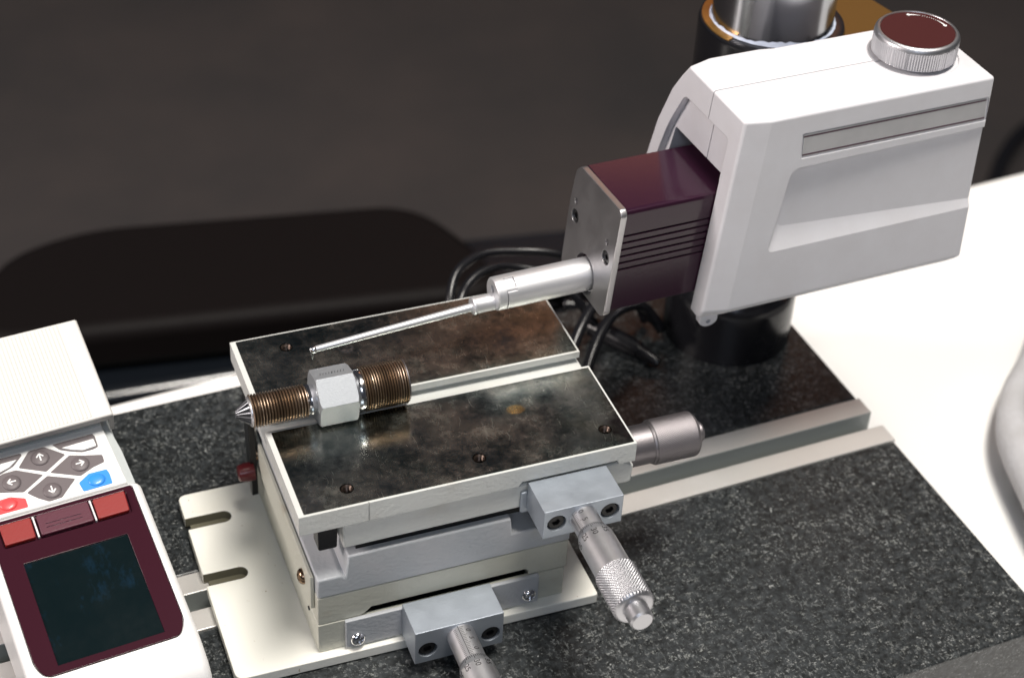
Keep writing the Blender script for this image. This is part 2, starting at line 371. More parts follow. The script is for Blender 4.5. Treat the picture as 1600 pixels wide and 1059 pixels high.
# grey bag on the table at the right
F_BG = Matrix.Translation((12, -3, 0))
t = thing('cloth_bag', 'grey canvas bag lying on the white table at the right edge', 'bag', (420, 40, -130), F_BG)
def band(path, r1, r2, bm=None):
    return tube(path, r1, 14, bm)
part(t, 'piping', tube([(432, 150, -112), (400, 118, -116), (372, 92, -114), (352, 62, -112), (340, 20, -112), (331, -20, -114), (332, -60, -118), (345, -110, -120)], [5, 6, 7, 9, 10, 9, 8, 6], 16), cloth_m, smooth=180)
bm = bmesh.new(); NX, NY = 22, 26
G_ = []
for j in range(NY):
    v = j/(NY-1); y = 150 - 260*v
    x0 = [432, 372, 348, 338, 332, 345][min(5, int(v*5))]; x1 = [432, 372, 348, 338, 332, 345][min(5, int(v*5)+1)]
    xe = x0 + (x1-x0)*(v*5 - int(v*5)) if v < 1 else 345
    row = []
    for i in range(NX):
        u = i/(NX-1); x = xe + u*210
        h = 26*math.sin(pi*min(1, u*1.1))**0.6*math.sin(pi*min(max(v, .03), .97))**0.4 + 5*sin(9*u+5*v) * u + 3*sin(15*v + 4*u)*u
        row.append(bm.verts.new((x, y + 8*sin(7*u), -126 + max(h, 0))))
    G_.append(row)
for j in range(NY-1):
    for i in range(NX-1): bm.faces.new((G_[j][i], G_[j][i+1], G_[j+1][i+1], G_[j+1][i]))
bmesh.ops.solidify(bm, geom=bm.faces[:], thickness=3)
part(t, 'canvas', bm, cloth_m, smooth=180)
part(t, 'strap', tube([(420, 112, -108), (395, 88, -98), (378, 50, -92), (368, 8, -92), (362, -30, -100), (372, -70, -112)], [3, 5, 6, 6, 5, 3], 12), cloth_dark, smooth=180)

# ================================================================== GRANITE STAND
t = thing('granite_stand', 'black speckled granite base with slotted rail and steel column', 'instrument stand', (0, 40, -130), F_GR)
gb = prism([(-330, -84), (285, -84), (285, 170), (-330, 170)], -130, -80)
gb = cut(gb, [box(-340, 300, 33.2, 64.2, -94, -70)])
part(t, 'granite_slab', gb, granite, bevel=1.2, seg=3)
yc = 48.7; h = 4.6
rail = prism([(33.4, -93.5), (33.4, -79.85), (yc-h, -79.85), (yc-h, -91.5), (yc+h, -91.5), (yc+h, -79.85), (64.0, -79.85), (64.0, -93.5)], -328, 286.0, 'x')
for f in rail.faces:                                       # the groove faces get a darker grey than the rail top
    c_ = f.calc_center_median()
    if abs(c_.y - yc) < h + 0.1 and c_.z < -80.5 and abs(c_.x) < 280: f.material_index = 1
part(t, 'slotted_rail', rail, [rail_m, groove_m], bevel=0.4)
cx, cy = 253.3, 132.2
part(t, 'column_foot', lathe([(0, 30.3), (26, 30.3), (29, 29.2), (29.5, 26)], (cx, cy, -79.9), (0,0,1), 96), black_gloss, smooth=35)
part(t, 'column', cyl((cx, cy, -52), (0,0,1), 25.6, 420, 96), column_m, smooth=35)
sl = part(t, 'column_sleeve', lathe([(0, 29), (2, 31), (63.2, 31), (64.8, 30.5), (65.3, 29.8), (65.4, 26.0)], (cx, cy, 20), (0,0,1), 96), black_gloss, smooth=35)
# orange reflection painted as a sector on the sleeve top; lug tinted alike
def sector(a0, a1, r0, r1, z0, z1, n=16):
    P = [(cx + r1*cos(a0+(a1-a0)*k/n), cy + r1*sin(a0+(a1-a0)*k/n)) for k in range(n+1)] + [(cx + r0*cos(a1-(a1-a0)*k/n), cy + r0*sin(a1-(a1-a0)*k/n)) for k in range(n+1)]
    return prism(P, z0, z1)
part(t, 'warm_reflection_sector', sector(radians(95), radians(203), 26.4, 29.6, 85.2, 85.9), ring_reflection_m, parent=sl)
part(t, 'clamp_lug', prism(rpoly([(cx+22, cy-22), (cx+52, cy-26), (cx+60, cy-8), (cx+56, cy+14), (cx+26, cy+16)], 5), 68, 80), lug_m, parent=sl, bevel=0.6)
grease = bmesh.new(); rg = random.Random(3); n = 90
ra = []; rb = []
for k in range(n):
    a = 2*pi*k/n; wv = 0.25 + 0.35*rg.random() + 0.7*max(0, sin(2*a+2.2)); hh = 0.5 + 0.9*rg.random() + 1.3*max(0, sin(3*a+1.2))
    ra.append(grease.verts.new((cx + (25.7+wv)*cos(a), cy + (25.7+wv)*sin(a), 85.6))); rb.append(grease.verts.new((cx + 25.75*cos(a), cy + 25.75*sin(a), 85.8+hh)))
for k in range(n): grease.faces.new((ra[k], ra[(k+1) % n], rb[(k+1) % n], rb[k]))
part(t, 'grease', grease, grease_m, parent=sl, smooth=180)
part(t, 'carriage_bracket', box(234, 272, 90.9, 104, 24, 78), black_gloss, bevel=1)

# ================================================================== DRIVE UNIT
t = thing('drive_unit', 'white drive unit housing with maroon sliding detector box and ribbed knob', 'measuring instrument', (240, 70, 5), F_GR)
ZT = 99.0
def lean(z, x0): return x0 - (ZT - z)*0.085
front = [(42.7, 12), (42.7, ZT), (86.5, ZT), (91.5, 92), (96.4, 84), (102.6, 67), (106.2, 48), (106, 12), (100, 8), (45, 8)]
mid = [(40.4, 12), (40.4, ZT), (89.8, ZT), (92.5, 95), (97.5, 84), (102.6, 67), (105.5, 48), (105, 12), (100, 8), (44, 8)]
thin = [(40.4, 12), (40.4, ZT), (88.6, ZT), (90.2, 97), (90.8, 84), (90.8, 67), (90.8, 48), (90.8, 12), (88, 8), (44, 8)]
def xr(z): return (293.5 if z < 9 else 298.6) + 5.0*math.sin(pi*min(max((ZT-z)/92, 0), 1)*0.62)
secs = [(lambda z: lean(z, 188.6), front), (lambda z: lean(z, 199.2), mid), (lambda z: 221., mid), (lambda z: 227., thin), (lambda z: xr(z), thin)]
bm = bmesh.new(); rings = []
for fx, poly in secs: rings.append([bm.verts.new((fx(z), y, z)) for y, z in poly])
for A, B in zip(rings, rings[1:]):
    n = len(A)
    for k in range(n): bm.faces.new((A[k], A[(k+1) % n], B[(k+1) % n], B[k]))
bm.faces.new(rings[0]); bm.faces.new(rings[-1][::-1])
bmesh.ops.recalc_face_normals(bm, faces=bm.faces)
cutters = []
# finger recess in the side
o1 = [(211.4, 74.9), (320, 76.6), (320, 37.4), (206.0, 37.1)]
f1 = [(214.2, 74.0), (320, 75.8), (320, 40.0), (210.6, 46.0)]
def tri_solid(pa, ya, pb, ybs):
    b = bmesh.new(); A = [b.verts.new((x, ya, z)) for x, z in pa]; B = [b.verts.new((x, ybs(x), z)) for x, z in pb]; m_ = [b.verts.new((x, 36, z)) for x, z in pa]
    n = len(A); b.faces.new(m_)
    b.faces.new(B[::-1])
    for k in range(n):
        b.faces.new((m_[k], m_[(k+1) % n], A[(k+1) % n], A[k])); b.faces.new((A[k], A[(k+1) % n], B[(k+1) % n], B[k]))
    bmesh.ops.recalc_face_normals(b, faces=b.faces); return b
cutters.append(tri_solid(rpoly(o1, [4, 0, 0, 3], 9), 40.4, rpoly(f1, [3, 0, 0, 4], 9), lambda x: 44.6 - 0.031*(x-212)))
cutters.append(prism(rpoly([(213.4, 90.3), (298.0, 90.1), (299.4, 79.0), (214.4, 79.0)], 0.6), 34, 41.0, 'y'))
# pocket and opening in the leaning end
def leanprism(poly, xa, xb):
    b = bmesh.new(); A = [b.verts.new((lean(z, xa), y, z)) for y, z in poly]; B = [b.verts.new((lean(z, xb), y, z)) for y, z in poly]
    n = len(A); b.faces.new(A); b.faces.new(B[::-1])
    for k in range(n): b.faces.new((A[k], B[k], B[(k+1) % n], A[(k+1) % n]))
    return b
cutters.append(leanprism(rpoly([(50.9, 0), (50.9, 87.3), (85.8, 86.6), (93.6, 70), (98.4, 52), (98.6, 0)], [0, 2.0, 3, 6, 6, 0], 9), 160, 191.8))
cutters.append(leanprism(rpoly([(50.7, 0), (50.7, 69.2), (92.5, 68.2), (95.5, 50), (96, 0)], [0, .6, 1, 3, 0]), 186, 236))
cutters.append(box(150, 268, 66.55, 66.95, 86, 110))                      # seam between the shells
cutters.append(leanprism([(66.55, 60), (66.55, 90), (66.95, 90), (66.95, 60)], 180, 192.6))
cutters.append(lathe([(0, 18.0), (6, 18.0)], (277.4, 66.2, 98.4), (0,0,1), 96))
hb = cut(bm, cutters, pre_bevel=2.2, seg=9, ang=22)
housing = part(t, 'housing', hb, housing_paint, smooth=11.9)
lb = part(t, 'name_plate', prism([(214.2, 89.6), (297.2, 89.4), (298.5, 79.6), (215.0, 79.6)], 40.75, 41.3, 'y'), label_m, parent=housing)
b = box(214.3, 297.2, 40.66, 40.9, 88.3, 88.95); part(t, 'printed_line', b, lineink, parent=housing)
b = box(215.0, 298.3, 40.66, 40.9, 80.1, 80.75); part(t, 'printed_line', b, lineink, parent=housing)
dark_in = [leanprism([(51, 10), (51, 69), (92, 68), (95.6, 50), (95.6, 10)], 204, 206)]
part(t, 'opening_dark_sheet', dark_in[0], rubber)  # black sheet added behind the opening to stand for its deep shade
# small ear with hole under the front corner
ear = cut(prism(rpoly([(182.5, 8.6), (190.5, 8.6), (190.5, 4.4), (188.2, 2.6), (184.8, 2.6), (182.5, 4.4)], 1.2), 45, 48.5, 'y'), [cyl((186.5, 38, 4.9), (0,1,0), 0.9, 30, 16)])
part(t, 'strap_ear', ear, housing_paint, bevel=0.2)
# knob
kx, ky = 277.4, 66.2
def ribs(s_, th, r): return r - 0.33*(1 if (int(th/(2*pi)*400) % 4) in (0, 1) else 0) if 0.9 < s_ < 8.0 else r
kb = lathe([(0, 15.4), (0.8, 16.6), (1.0, 16.8), (7.9, 16.8), (8.1, 16.8), (9.4, 16.5), (10.3, 15.7), (10.3, 14.9), (9.9, 14.7)], (kx, ky, 99.6), (0,0,1), 400, rfun=ribs)
knob = part(t, 'knob', kb, knob_m, smooth=50)
part(t, 'knob_disc', cyl((kx, ky, 109.4), (0,0,1), 14.6, 0.35, 72), disc_red, parent=knob, smooth=40)
part(t, 'knob_spindle', cyl((kx, ky, 98.0), (0,0,1), 9, 2, 32), black_steel, smooth=40)
bm = bmesh.new()
def arc_strip(a0, a1, r, w0, w1, n=10):
    for k in range(n):
        A = a0+(a1-a0)*k/n; B = a0+(a1-a0)*(k+1)/n; wa = w0+(w1-w0)*k/n; wb = w0+(w1-w0)*(k+1)/n
        P = [(kx+(r-wa/2)*cos(A), ky+(r-wa/2)*sin(A)), (kx+(r+wa/2)*cos(A), ky+(r+wa/2)*sin(A)), (kx+(r+wb/2)*cos(B), ky+(r+wb/2)*sin(B)), (kx+(r-wb/2)*cos(B), ky+(r-wb/2)*sin(B))]
        bm.faces.new([bm.verts.new((x, y, 109.79)) for x, y in P])
A_ = radians(78); B_ = radians(-6)
arc_strip(A_ - radians(26), A_ - radians(5), 12.4, 0.15, 0.8); arc_strip(A_ - radians(5), A_, 12.4, 2.0, 0.3, 3)
arc_strip(B_ + radians(26), B_ + radians(5), 12.4, 0.15, 0.8); arc_strip(B_ + radians(5), B_, 12.4, 2.0, 0.3, 3)
for k in range(7):
    a = A_ - radians(29 + k*4.3); arc_strip(a, a-radians(1.5), 12.4, 0.35, 0.35, 1)
part(t, 'arrow_print', bm, white_ink, parent=knob)
# detector box
def boxlean(z): return (z - 14)*0.08
sec = [(88, 17), (88.5, 45), (87.5, 60), (85.5, 63)]
fr = [(51.3, 63.0)]
sec_all = [(53.5, 63)]
sec_all += [(52.0, 62.4), (51.4, 61.0)]
for k in range(6):
    zc = 51.6 - k*3.1
    sec_all += [(51.4, zc+0.45), (52.1, zc+0.3), (52.1, zc-0.3), (51.4, zc-0.45)]
sec_all += [(51.4, 17), (86.5, 17), (88.5, 19), (88.8, 45), (87.5, 60), (85.5, 63)]
bm = bmesh.new()
A = [bm.verts.new((143.6 + boxlean(z), y, z)) for y, z in sec_all]; B = [bm.verts.new((222, y, z)) for y, z in sec_all]
n = len(A); bm.faces.new(A); bm.faces.new(B[::-1])
for k in range(n): bm.faces.new((A[k], B[k], B[(k+1) % n], A[(k+1) % n]))
slide = part(t, 'detector_box', bm, maroon, smooth=25)
pp = rpoly([(50, 16.5), (50, 62.3), (52, 64), (86, 62.6), (89.4, 59.5), (91, 45), (90.4, 16), (88, 14), (52.5, 14)], [1.5, 1.5, .8, 1.5, 3, 6, 1.5, 1.5, 1.5], 4)
bm = bmesh.new(); A = [bm.verts.new((140.9 + boxlean(z), y, z)) for y, z in pp]; B = [bm.verts.new((143.6 + boxlean(z), y, z)) for y, z in pp]
n = len(A); bm.faces.new(A); bm.faces.new(B[::-1])
for k in range(n): bm.faces.new((A[k], B[k], B[(k+1) % n], A[(k+1) % n]))
ax = (-1, 0, -0.0)
holes = [cyl((150, 70, 22.6), (-1,0,0), 8.4, 30, 48)]
scr = [(56.2, 39.6), (84.6, 40.6)]; pins = [(57.0, 46.2), (85.6, 47.0)]
for y, z in scr: holes.append(cyl((142.4 + boxlean(z), y, z), (-1,0,0), 3.0, 10, 32))
for y, z in pins: holes.append(cyl((142.4 + boxlean(z), y, z), (-1,0,0), 1.35, 10, 24))
ep = part(t, 'end_plate', cut(bm, holes, pre_bevel=0.4, seg=2, ang=45), plate_face, smooth=35)
for y, z in scr:
    hx = [(y + 1.35*cos(pi/3*k), z + 1.35*sin(pi/3*k)) for k in range(6)]
    sb = cut(cyl((142.5 + boxlean(z), y, z), (-1,0,0), 2.6, 1.1, 32), [prism(hx, 130, 142.1 + boxlean(z), 'x')])
    part(t, 'socket_screw', sb, black_steel, parent=ep, smooth=35)
# pick-up: cylinder, nose, stylus rod
pk = lathe([(0, 4.5), (0, 6.2), (0.6, 6.75), (2.6, 6.8), (44, 6.8)], (102.2, 70, 22.5), (1, 0, 0), 96)
pk = cut(pk, [cyl((106, 70.6, 24.6), (-1,0,0), 1.7, 10, 24), box(105.8, 110.2, 69.2, 69.75, 28.4, 31), box(109.7, 110.2, 64.8, 69.75, 27.4, 31), box(105.8, 106.2, 60, 64.9, 15, 31), box(105.8, 110.2, 64.4, 64.9, 26.0, 31)])
pick = part(t, 'pickup_body', pk, satin_alu, smooth=35)
part(t, 'collar_nose', lathe([(0, 2.6), (0.3, 3.5), (1.0, 3.7), (1.6, 3.4), (9.5, 3.4)], (93.2, 70, 18.9), (1, 0, 0.0), 36), satin_alu, parent=pick, smooth=35)
d = Vector((93.6-28.6, 0, 18.4-15.0))
rod = part(t, 'stylus_rod', lathe([(0, 1.05), (0.3, 1.2), (d.length*0.5, 1.45), (d.length, 1.7)], (28.6, 70, 15.0), d, 28), rod_m, smooth=60)
tip = lathe([(0, 0.5), (0.3, 1.2), (1.8, 1.5), (2.4, 1.25)], (27.2, 70, 14.9), d, 24)
part(t, 'stylus_head', tip, chrome, parent=rod, smooth=60)
part(t, 'stylus_tip', lathe([(0, 0.8), (1.6, 0.7), (4.0, 0.2)], (28.2, 70, 14.4), (0,0,-1), 16), chrome, parent=rod, smooth=60)

# ================================================================== LEVELLING TABLE
t = thing('levelling_table', 'cream levelling table with two ground steel plates and micrometer heads', 'positioning stage', (60, 50, -79.6))
bp = rpoly([(-26.5, -1.0), (119, -3.0), (119, 102.6), (-26.5, 102.6)], [4, 1.5, 2, 3.5])
def slot(yc_, x1, x0=-40, r=3.2):
    P = [(x0, yc_-r), (x1, yc_-r)] + [(x1 + r*sin(pi*k/10), yc_ - r*cos(pi*k/10)) for k in range(1, 10)] + [(x1, yc_+r), (x0, yc_+r)]
    return prism(P, -90, -60)
bpm = cut(prism(bp, -79.55, -74.7), [slot(85.2, -11.2), slot(52.2, -12.4)])
for f in bpm.faces:                                        # the slot walls take the darker olive colour
    c_ = f.calc_center_median()
    if -26.3 < c_.x < -7.9 and abs(f.normal.z) < 0.3 and min(abs(c_.y - 85.2), abs(c_.y - 52.2)) < 3.4: f.material_index = 1
part(t, 'base_plate', bpm, [base_paint, slot_dark_m], bevel=0.4)
for y_ in (52.2, 85.2): part(t, 'slot_dark_sheet', box(-24.5, -6, y_-4, y_+4, -79.75, -78.9), slot_dark_m)  # dark sheets added under the slots to make them read as shaded
part(t, 'lower_body', cut(box(6, 105.5, 2, 98, -74.6, -59.9), [box(20, 93, 3.4, 92, -73, -50)]), cream_paint, bevel=0.4)
sb4 = prism([(6.2, -59.8), (23, -59.8), (25.5, -58), (27.0, -56.4), (89, -56.4), (90.2, -57.6), (90.4, -59.8), (106.4, -59.8), (106.4, -45.7), (6.2, -45.7)], 2.2, 97, 'y')
part(t, 'lower_carriage', sb4, cream_paint, bevel=0.4)
part(t, 'slide_core', box(21, 92, 10, 90, -72.9, -56.5), rubber)
sb3 = prism([(6.4, -45.5), (106.8, -45.5), (106.8, -35.0), (82.6, -35.0), (81.8, -26.8), (18.2, -26.8), (17.0, -37.5), (15.5, -36.0), (6.4, -35.9)], 2, 97, 'y')
part(t, 'upper_carriage', sb3, cast_paint, bevel=0.7)
part(t, 'upper_slide', box(22, 100, 5, 92, -27, -21), black_steel)
part(t, 'stop_block', prism(rpoly([(8.5, -26), (15.6, -26), (16.2, -10), (8.5, -10)], 1), 7, 14, 'y'), rubber, bevel=0.4)
sb2 = prism([(16.5, -21.8), (130, -21.2), (130.6, -12.8), (125, -9.9), (16.5, -9.9)], 1.6, 97, 'y')
part(t, 'tilt_slab', sb2, top_paint, bevel=0.7)
part(t, 'table_body', cut(cut(prism([(0, -9.0), (83, -9.0), (84.5, -6.9), (122.5, -6.9), (123.5, -9.0), (130, -9.0), (130, -0.06), (0, -0.06)], 0, 103.4, 'y'),
     [box(-5, 135, 47.6, 56.7, -5.6, 5), box(-5, 135, 45.6, 59.2, -5.7, -3.0)]),
     [box(25.6, 25.95, -1, 0.5, -12, 3)] + [cyl((x, y, 1), (0,0,-1), 2.6, 8, 28) for x, y in ((20.2, 93.6), (20.2, 9.2), (70.9, 9.9), (121.3, 10.5))]),
     top_paint, bevel=0.6)
def top_plate(y0, y1, hs, lab):
    b = prism(rpoly([(2.1, y0), (129.2, y0), (129.2, y1), (2.1, y1)], 0.5), -0.02, 0.14)
    return part(t, 'ground_plate', cut(b, [cyl((x, y, 1), (0,0,-1), 2.15, 3, 28) for x, y in hs]), steel, label=lab)
top_plate(0.9, 46.4, [(20.2, 9.2), (70.9, 9.9), (121.3, 10.5)], 'stained ground steel plate nearer the micrometers')
top_plate(57.6, 102.6, [(20.2, 93.6)], 'stained ground steel plate below the stylus rod')
for x, y in ((20.2, 93.6), (20.2, 9.2), (70.9, 9.9), (121.3, 10.5)):
    prof = [(0.02, 2.55), (0.02, 2.15), (0.5, 1.8)]
    for k in range(7): prof += [(0.7+k*0.7, 1.55), (1.05+k*0.7, 1.85)]
    part(t, 'threaded_hole', lathe(prof, (x, y, 0.16), (0,0,-1), 28, caps=False), tap_m, smooth=30)
# front bar with screws
part(t, 'front_bar', box(16.3, 94.3, 0.2, 2.0, -73.6, -59.4), cast_paint, bevel=0.3)
def pan_screw(c, ax, r, m=chrome, parent=None):
    a, u, v = basis(ax); c = Vector(c)
    b = lathe([(0, r), (0.25*r, r*0.98), (0.5*r, r*0.8), (0.66*r, r*0.5), (0.72*r, 0.05*r)], c, ax, 36)
    cs = []
    for (p_, q_) in ((u, v), (v, u)):
        cb = bmesh.new(); w_ = 0.11*r; l_ = 0.55*r
        vs = [cb.verts.new(c + p_*i*l_ + q_*j*w_ + a*k) for i, j, k in ((-1,-1,.3*r),(1,-1,.3*r),(1,1,.3*r),(-1,1,.3*r),(-1,-1,2*r),(1,-1,2*r),(1,1,2*r),(-1,1,2*r))]
        for f in ((3,2,1,0),(4,5,6,7),(0,1,5,4),(1,2,6,5),(2,3,7,6),(3,0,4,7)): cb.faces.new([vs[i] for i in f])
        cs.append(cb)
    return part(t, 'cross_head_screw', cut(b, cs), m, smooth=50)
pan_screw((20.9, 0.2, -69.6), (0.2, -1, 0.1), 3.0); pan_screw((90.2, 0.2, -68.6), (0, -1, 0), 3.0)
part(t, 'side_plate', prism([(6, -37.4), (94, -38.4), (94, -54), (6, -54)], 4.6, 6.1, 'x'), cream_paint, bevel=0.3)
pan_screw((4.6, 16.5, -46.8), (-1, 0, 0), 3.1, screw_m); pan_screw((4.6, 88, -46.8), (-1, 0, 0), 3.1, screw_m)
part(t, 'side_hole', cyl((5.9, 14, -62), (-1,0,0), 0.9, 0.35, 16), ink)
# lever and cap at the rear left
lv = part(t, 'lock_lever', prism(rpoly([(84, -66), (87, -66), (92, -40), (92, -12), (84, -12)], 1.0), 1.2, 3.8, 'x'), black_steel, bevel=0.3)
part(t, 'lever_cap', lathe([(0, 2.6), (0.4, 3.3), (3.0, 3.9), (6.5, 3.9)], (-4.2, 84, -52), (1, 0, 0), 32), red_cap, parent=lv, smooth=40)

# micrometer heads on the front
def on_cyl(c, r, s_, phi): return (c[0] + r*sin(phi), c[1] - s_, c[2] + r*cos(phi))
def micrometer(c, th0, blk, scr_z, phi_line, phi30, digits):
    """c: axis point on the front face of the block; th0: distance to the thimble edge"""
    x0, x1, y0, y1, z0, z1 = blk
    bb = cut(box(x0, x1, y0, y1, z0, z1), [cyl((x, y0+2.6, scr_z), (0,-1,0), 3.75, 10, 40) for x in (x0+5.1, x1-5.1)], pre_bevel=0.35, seg=2)
    mb = part(t, 'mounting_block', bb, block_m, smooth=35)
    for x in (x0+5.1, x1-5.1):
        hx = [(x + 1.7*cos(pi/3*k), scr_z + 1.7*sin(pi/3*k)) for k in range(6)]
        part(t, 'socket_screw', cut(lathe([(0, 3.3), (1.6, 3.3), (2.0, 3.0)], (x, y0+2.7, scr_z), (0,-1,0), 36), [prism(hx, y0-5, y0+1.8, 'y')]), black_steel, parent=mb, smooth=35)
    mic = part(t, 'micrometer_head', lathe([(-3, 5.4), (th0+2, 5.4)], c, (0,-1,0), 72), satin, smooth=40)
    L0 = th0
    part(t, 'thimble', lathe([(L0, 5.5), (L0+0.05, 5.65), (L0+3.6, 6.75), (L0+3.9, 6.85), (L0+21.2, 6.95), (L0+21.3, 6.6)], c, (0,-1,0), 96), satin, parent=mic, smooth=20)
    ks = L0 + 21.2; klen = 17.0; K = 38; nth = K*8; ns = 110
    def kn(s_, th, r):
        if s_ < ks+0.5 or s_ > ks+klen-0.5: return r
        u = K*th/(2*pi); v = (s_-ks)/1.27
        f = lambda q_: abs((q_ % 1.0)*2-1)
        return r - 0.42 + 0.75*min(f(u+v), f(u-v), 0.6)
    prof = [(ks, 6.9), (ks+0.45, 7.5)] + [(ks+0.5+(klen-1.0)*k/ns, 7.75) for k in range(ns+1)] + [(ks+klen-0.3, 7.5), (ks+klen+0.6, 6.9), (ks+klen+0.9, 6.3), (ks+klen+0.9, 4.5)]
    part(t, 'knurled_grip', lathe(prof, c, (0,-1,0), nth, rfun=kn), grip_m, parent=mic, smooth=60)
    part(t, 'ratchet_stop', lathe([(ks+klen-1, 4.5), (ks+klen+6.4, 4.35), (ks+klen+7.2, 3.7)], c, (0,-1,0), 40), grip_m, parent=mic, smooth=35)
    # engraved marks
    bm = bmesh.new()
    def mark(s0, s1, p0, p1, rf):
        n_ = max(1, int(abs(p1-p0)/0.1)); 
        for k in range(n_):
            a = p0+(p1-p0)*k/n_; b_ = p0+(p1-p0)*(k+1)/n_
            bm.faces.new([bm.verts.new(on_cyl(c, rf(s_)+0.03, s_, ph)) for s_, ph in ((s0, a), (s1, a), (s1, b_), (s0, b_))])
    rs = lambda s_: 5.4
    rt = lambda s_: 5.65 + 1.1*min(max((s_-L0-0.05)/3.55, 0), 1)
    mark(0.2, L0, phi_line-0.02, phi_line+0.02, rs)
    k = 0; s_ = 1.0
    while s_ < L0-0.3:
        ln = 0.34 if k % 5 == 0 else 0.22
        mark(s_-0.09, s_+0.09, phi_line+0.06, phi_line+0.06+ln, rs)
        mark(s_+0.31, s_+0.49, phi_line-0.40, phi_line-0.20, rs)
        s_ += 0.8; k += 1
    for k in range(50):
        ph = phi30 + 2*pi*k/50; ln = 2.3 if k % 5 == 0 else 1.4
        mark(L0+0.15, L0+0.15+ln, ph-0.019, ph+0.019, rt)
    def put(txt, size, s0, ph0, rf):
        V, Fc = text_mesh(txt, size)
        vs = [bm.verts.new(on_cyl(c, rf(s0+x)+0.035, s0+x, ph0 + y/rf(s0))) for x, y, z in V]
        for f in Fc: bm.faces.new([vs[i] for i in f])
    for i in range(10):
        put(str((30+5*i) % 50), 3.1, L0+5.2, phi30+i*2*pi/10, lambda s_: 6.9)
    for dtx, s0 in digits: put(dtx, 2.9, s0, phi_line+0.62, rs)
    part(t, 'engraved_scale', bm, ink, parent=mic)
micrometer((102.3, -17, -14.4), 8.6, (86.7, 118.1, -17, 0.1, -21.2, -7.8), -14.4, -1.02, -0.27, [('0', 1.6), ('5', 5.6)])
micrometer((56.2, -16.1, -62.6), 15.2, (38.3, 73.6, -16.1, 0.1, -73.2, -56.5), -66.6, -0.27, -0.10, [('0', 3.0), ('5', 7.0), ('10', 11.5)])
part(t, 'bracket_plate', prism(rpoly([(84.4, -23), (117, -23), (120.2, -21), (120.2, -13), (84.4, -13)], [1, 1, 1, 1, 1]), 0.2, 1.5, 'y'), block_m, bevel=0.3)
# tilt micrometer on the right end, seen from behind its knurled grip
rc = (126.4, 18, -19.4)
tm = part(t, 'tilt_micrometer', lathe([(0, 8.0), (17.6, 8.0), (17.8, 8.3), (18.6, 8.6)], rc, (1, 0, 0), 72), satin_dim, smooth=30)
def kn2(s_, th, r):
    f = lambda q_: abs((q_ % 1.0)*2-1)
    u = 56*th/(2*pi); v = s_/0.95
    return r - 0.25 + 0.32*min(f(u+v), f(u-v)) if 19 < s_ < 36 else r
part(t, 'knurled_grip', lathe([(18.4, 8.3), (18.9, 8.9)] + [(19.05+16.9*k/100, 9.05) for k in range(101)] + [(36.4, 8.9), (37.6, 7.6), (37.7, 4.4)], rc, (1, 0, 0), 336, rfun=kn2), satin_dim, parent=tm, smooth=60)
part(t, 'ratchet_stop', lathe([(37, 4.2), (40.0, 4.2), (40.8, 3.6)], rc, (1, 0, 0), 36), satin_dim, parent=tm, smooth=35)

# ================================================================== THREADED WORKPIECE
t = thing('threaded_fitting', 'hexagonal steel fitting with bronze threads lying across the table slot', 'threaded fitting', (28, 50, 0.2))
WY, WZ = 50.2, 9.15
def helix(pitch, hgt, s0, s1):
    def f(s_, th, r):
        if s_ <= 0.02 or s_ >= s1-0.02: return r
        k = 1
        q_ = (s_/pitch) % 1.0
        return r - k*hgt*abs(2*q_-1)**1.0
    return f
def thread(name, x0, x1, r, pitch, hgt):
    n_ = round((x1-x0)/pitch)*8; pitch = (x1-x0)/round((x1-x0)/pitch)
    prof = [(0, r-hgt-0.3), (0.01, r-hgt)] + [(0.1+(x1-x0-0.2)*k/n_, r) for k in range(n_+1)] + [(x1-x0-0.01, r-hgt), (x1-x0, r-hgt-0.3)]
    b = lathe(prof, (x0, WY, WZ), (1,0,0), 60, rfun=helix(pitch, hgt, 0, x1-x0))
    for f in b.faces:                                       # root faces coloured darker so the ridges stand out
        c_ = f.calc_center_median(); rr = math.hypot(c_.y - WY, c_.z - WZ)
        f.material_index = 1 if rr < r - 0.62*hgt else 0
    return part(t, name, b, [thread_m, root_m], smooth=55)
thread('thin_thread', -4.6, 16.7, 6.5, 1.1, 1.0)
thread('thick_thread', 37.8, 54.8, 8.8, 1.02, 1.0)
part(t, 'end_face', lathe([(0, 6.2), (0.5, 8.2), (1.0, 8.3)], (55.7, WY, WZ), (-1,0,0), 60), satin_dim, smooth=30)
part(t, 'collar', lathe([(0, 5.3), (0.4, 5.8), (1.6, 6.1), (2.2, 5.6), (3.6, 5.6)], (16.4, WY, WZ), (1,0,0), 60), chrome, smooth=40, label='narrow chromed collar beside the thin thread')
part(t, 'collar', lathe([(0, 7.0), (1.2, 7.2), (2.0, 7.9), (3.6, 8.0), (4.4, 7.6)], (34.0, WY, WZ), (1,0,0), 60), chrome, smooth=40, label='wide chromed collar beside the thick thread')
hx = [(WY + 10.9*cos(radians(60*k + 42)), WZ + 10.9*sin(radians(60*k + 42))) for k in range(6)]
def chamf():
    b = lathe([(-1, 13), (0.0, 13), (0.0, 9.35), (1.0, 11.4), (1.0, 13)], (22.3, WY, WZ), (1,0,0), 60)
    return b
hb = prism(hx, 19.8, 34.6, 'x')
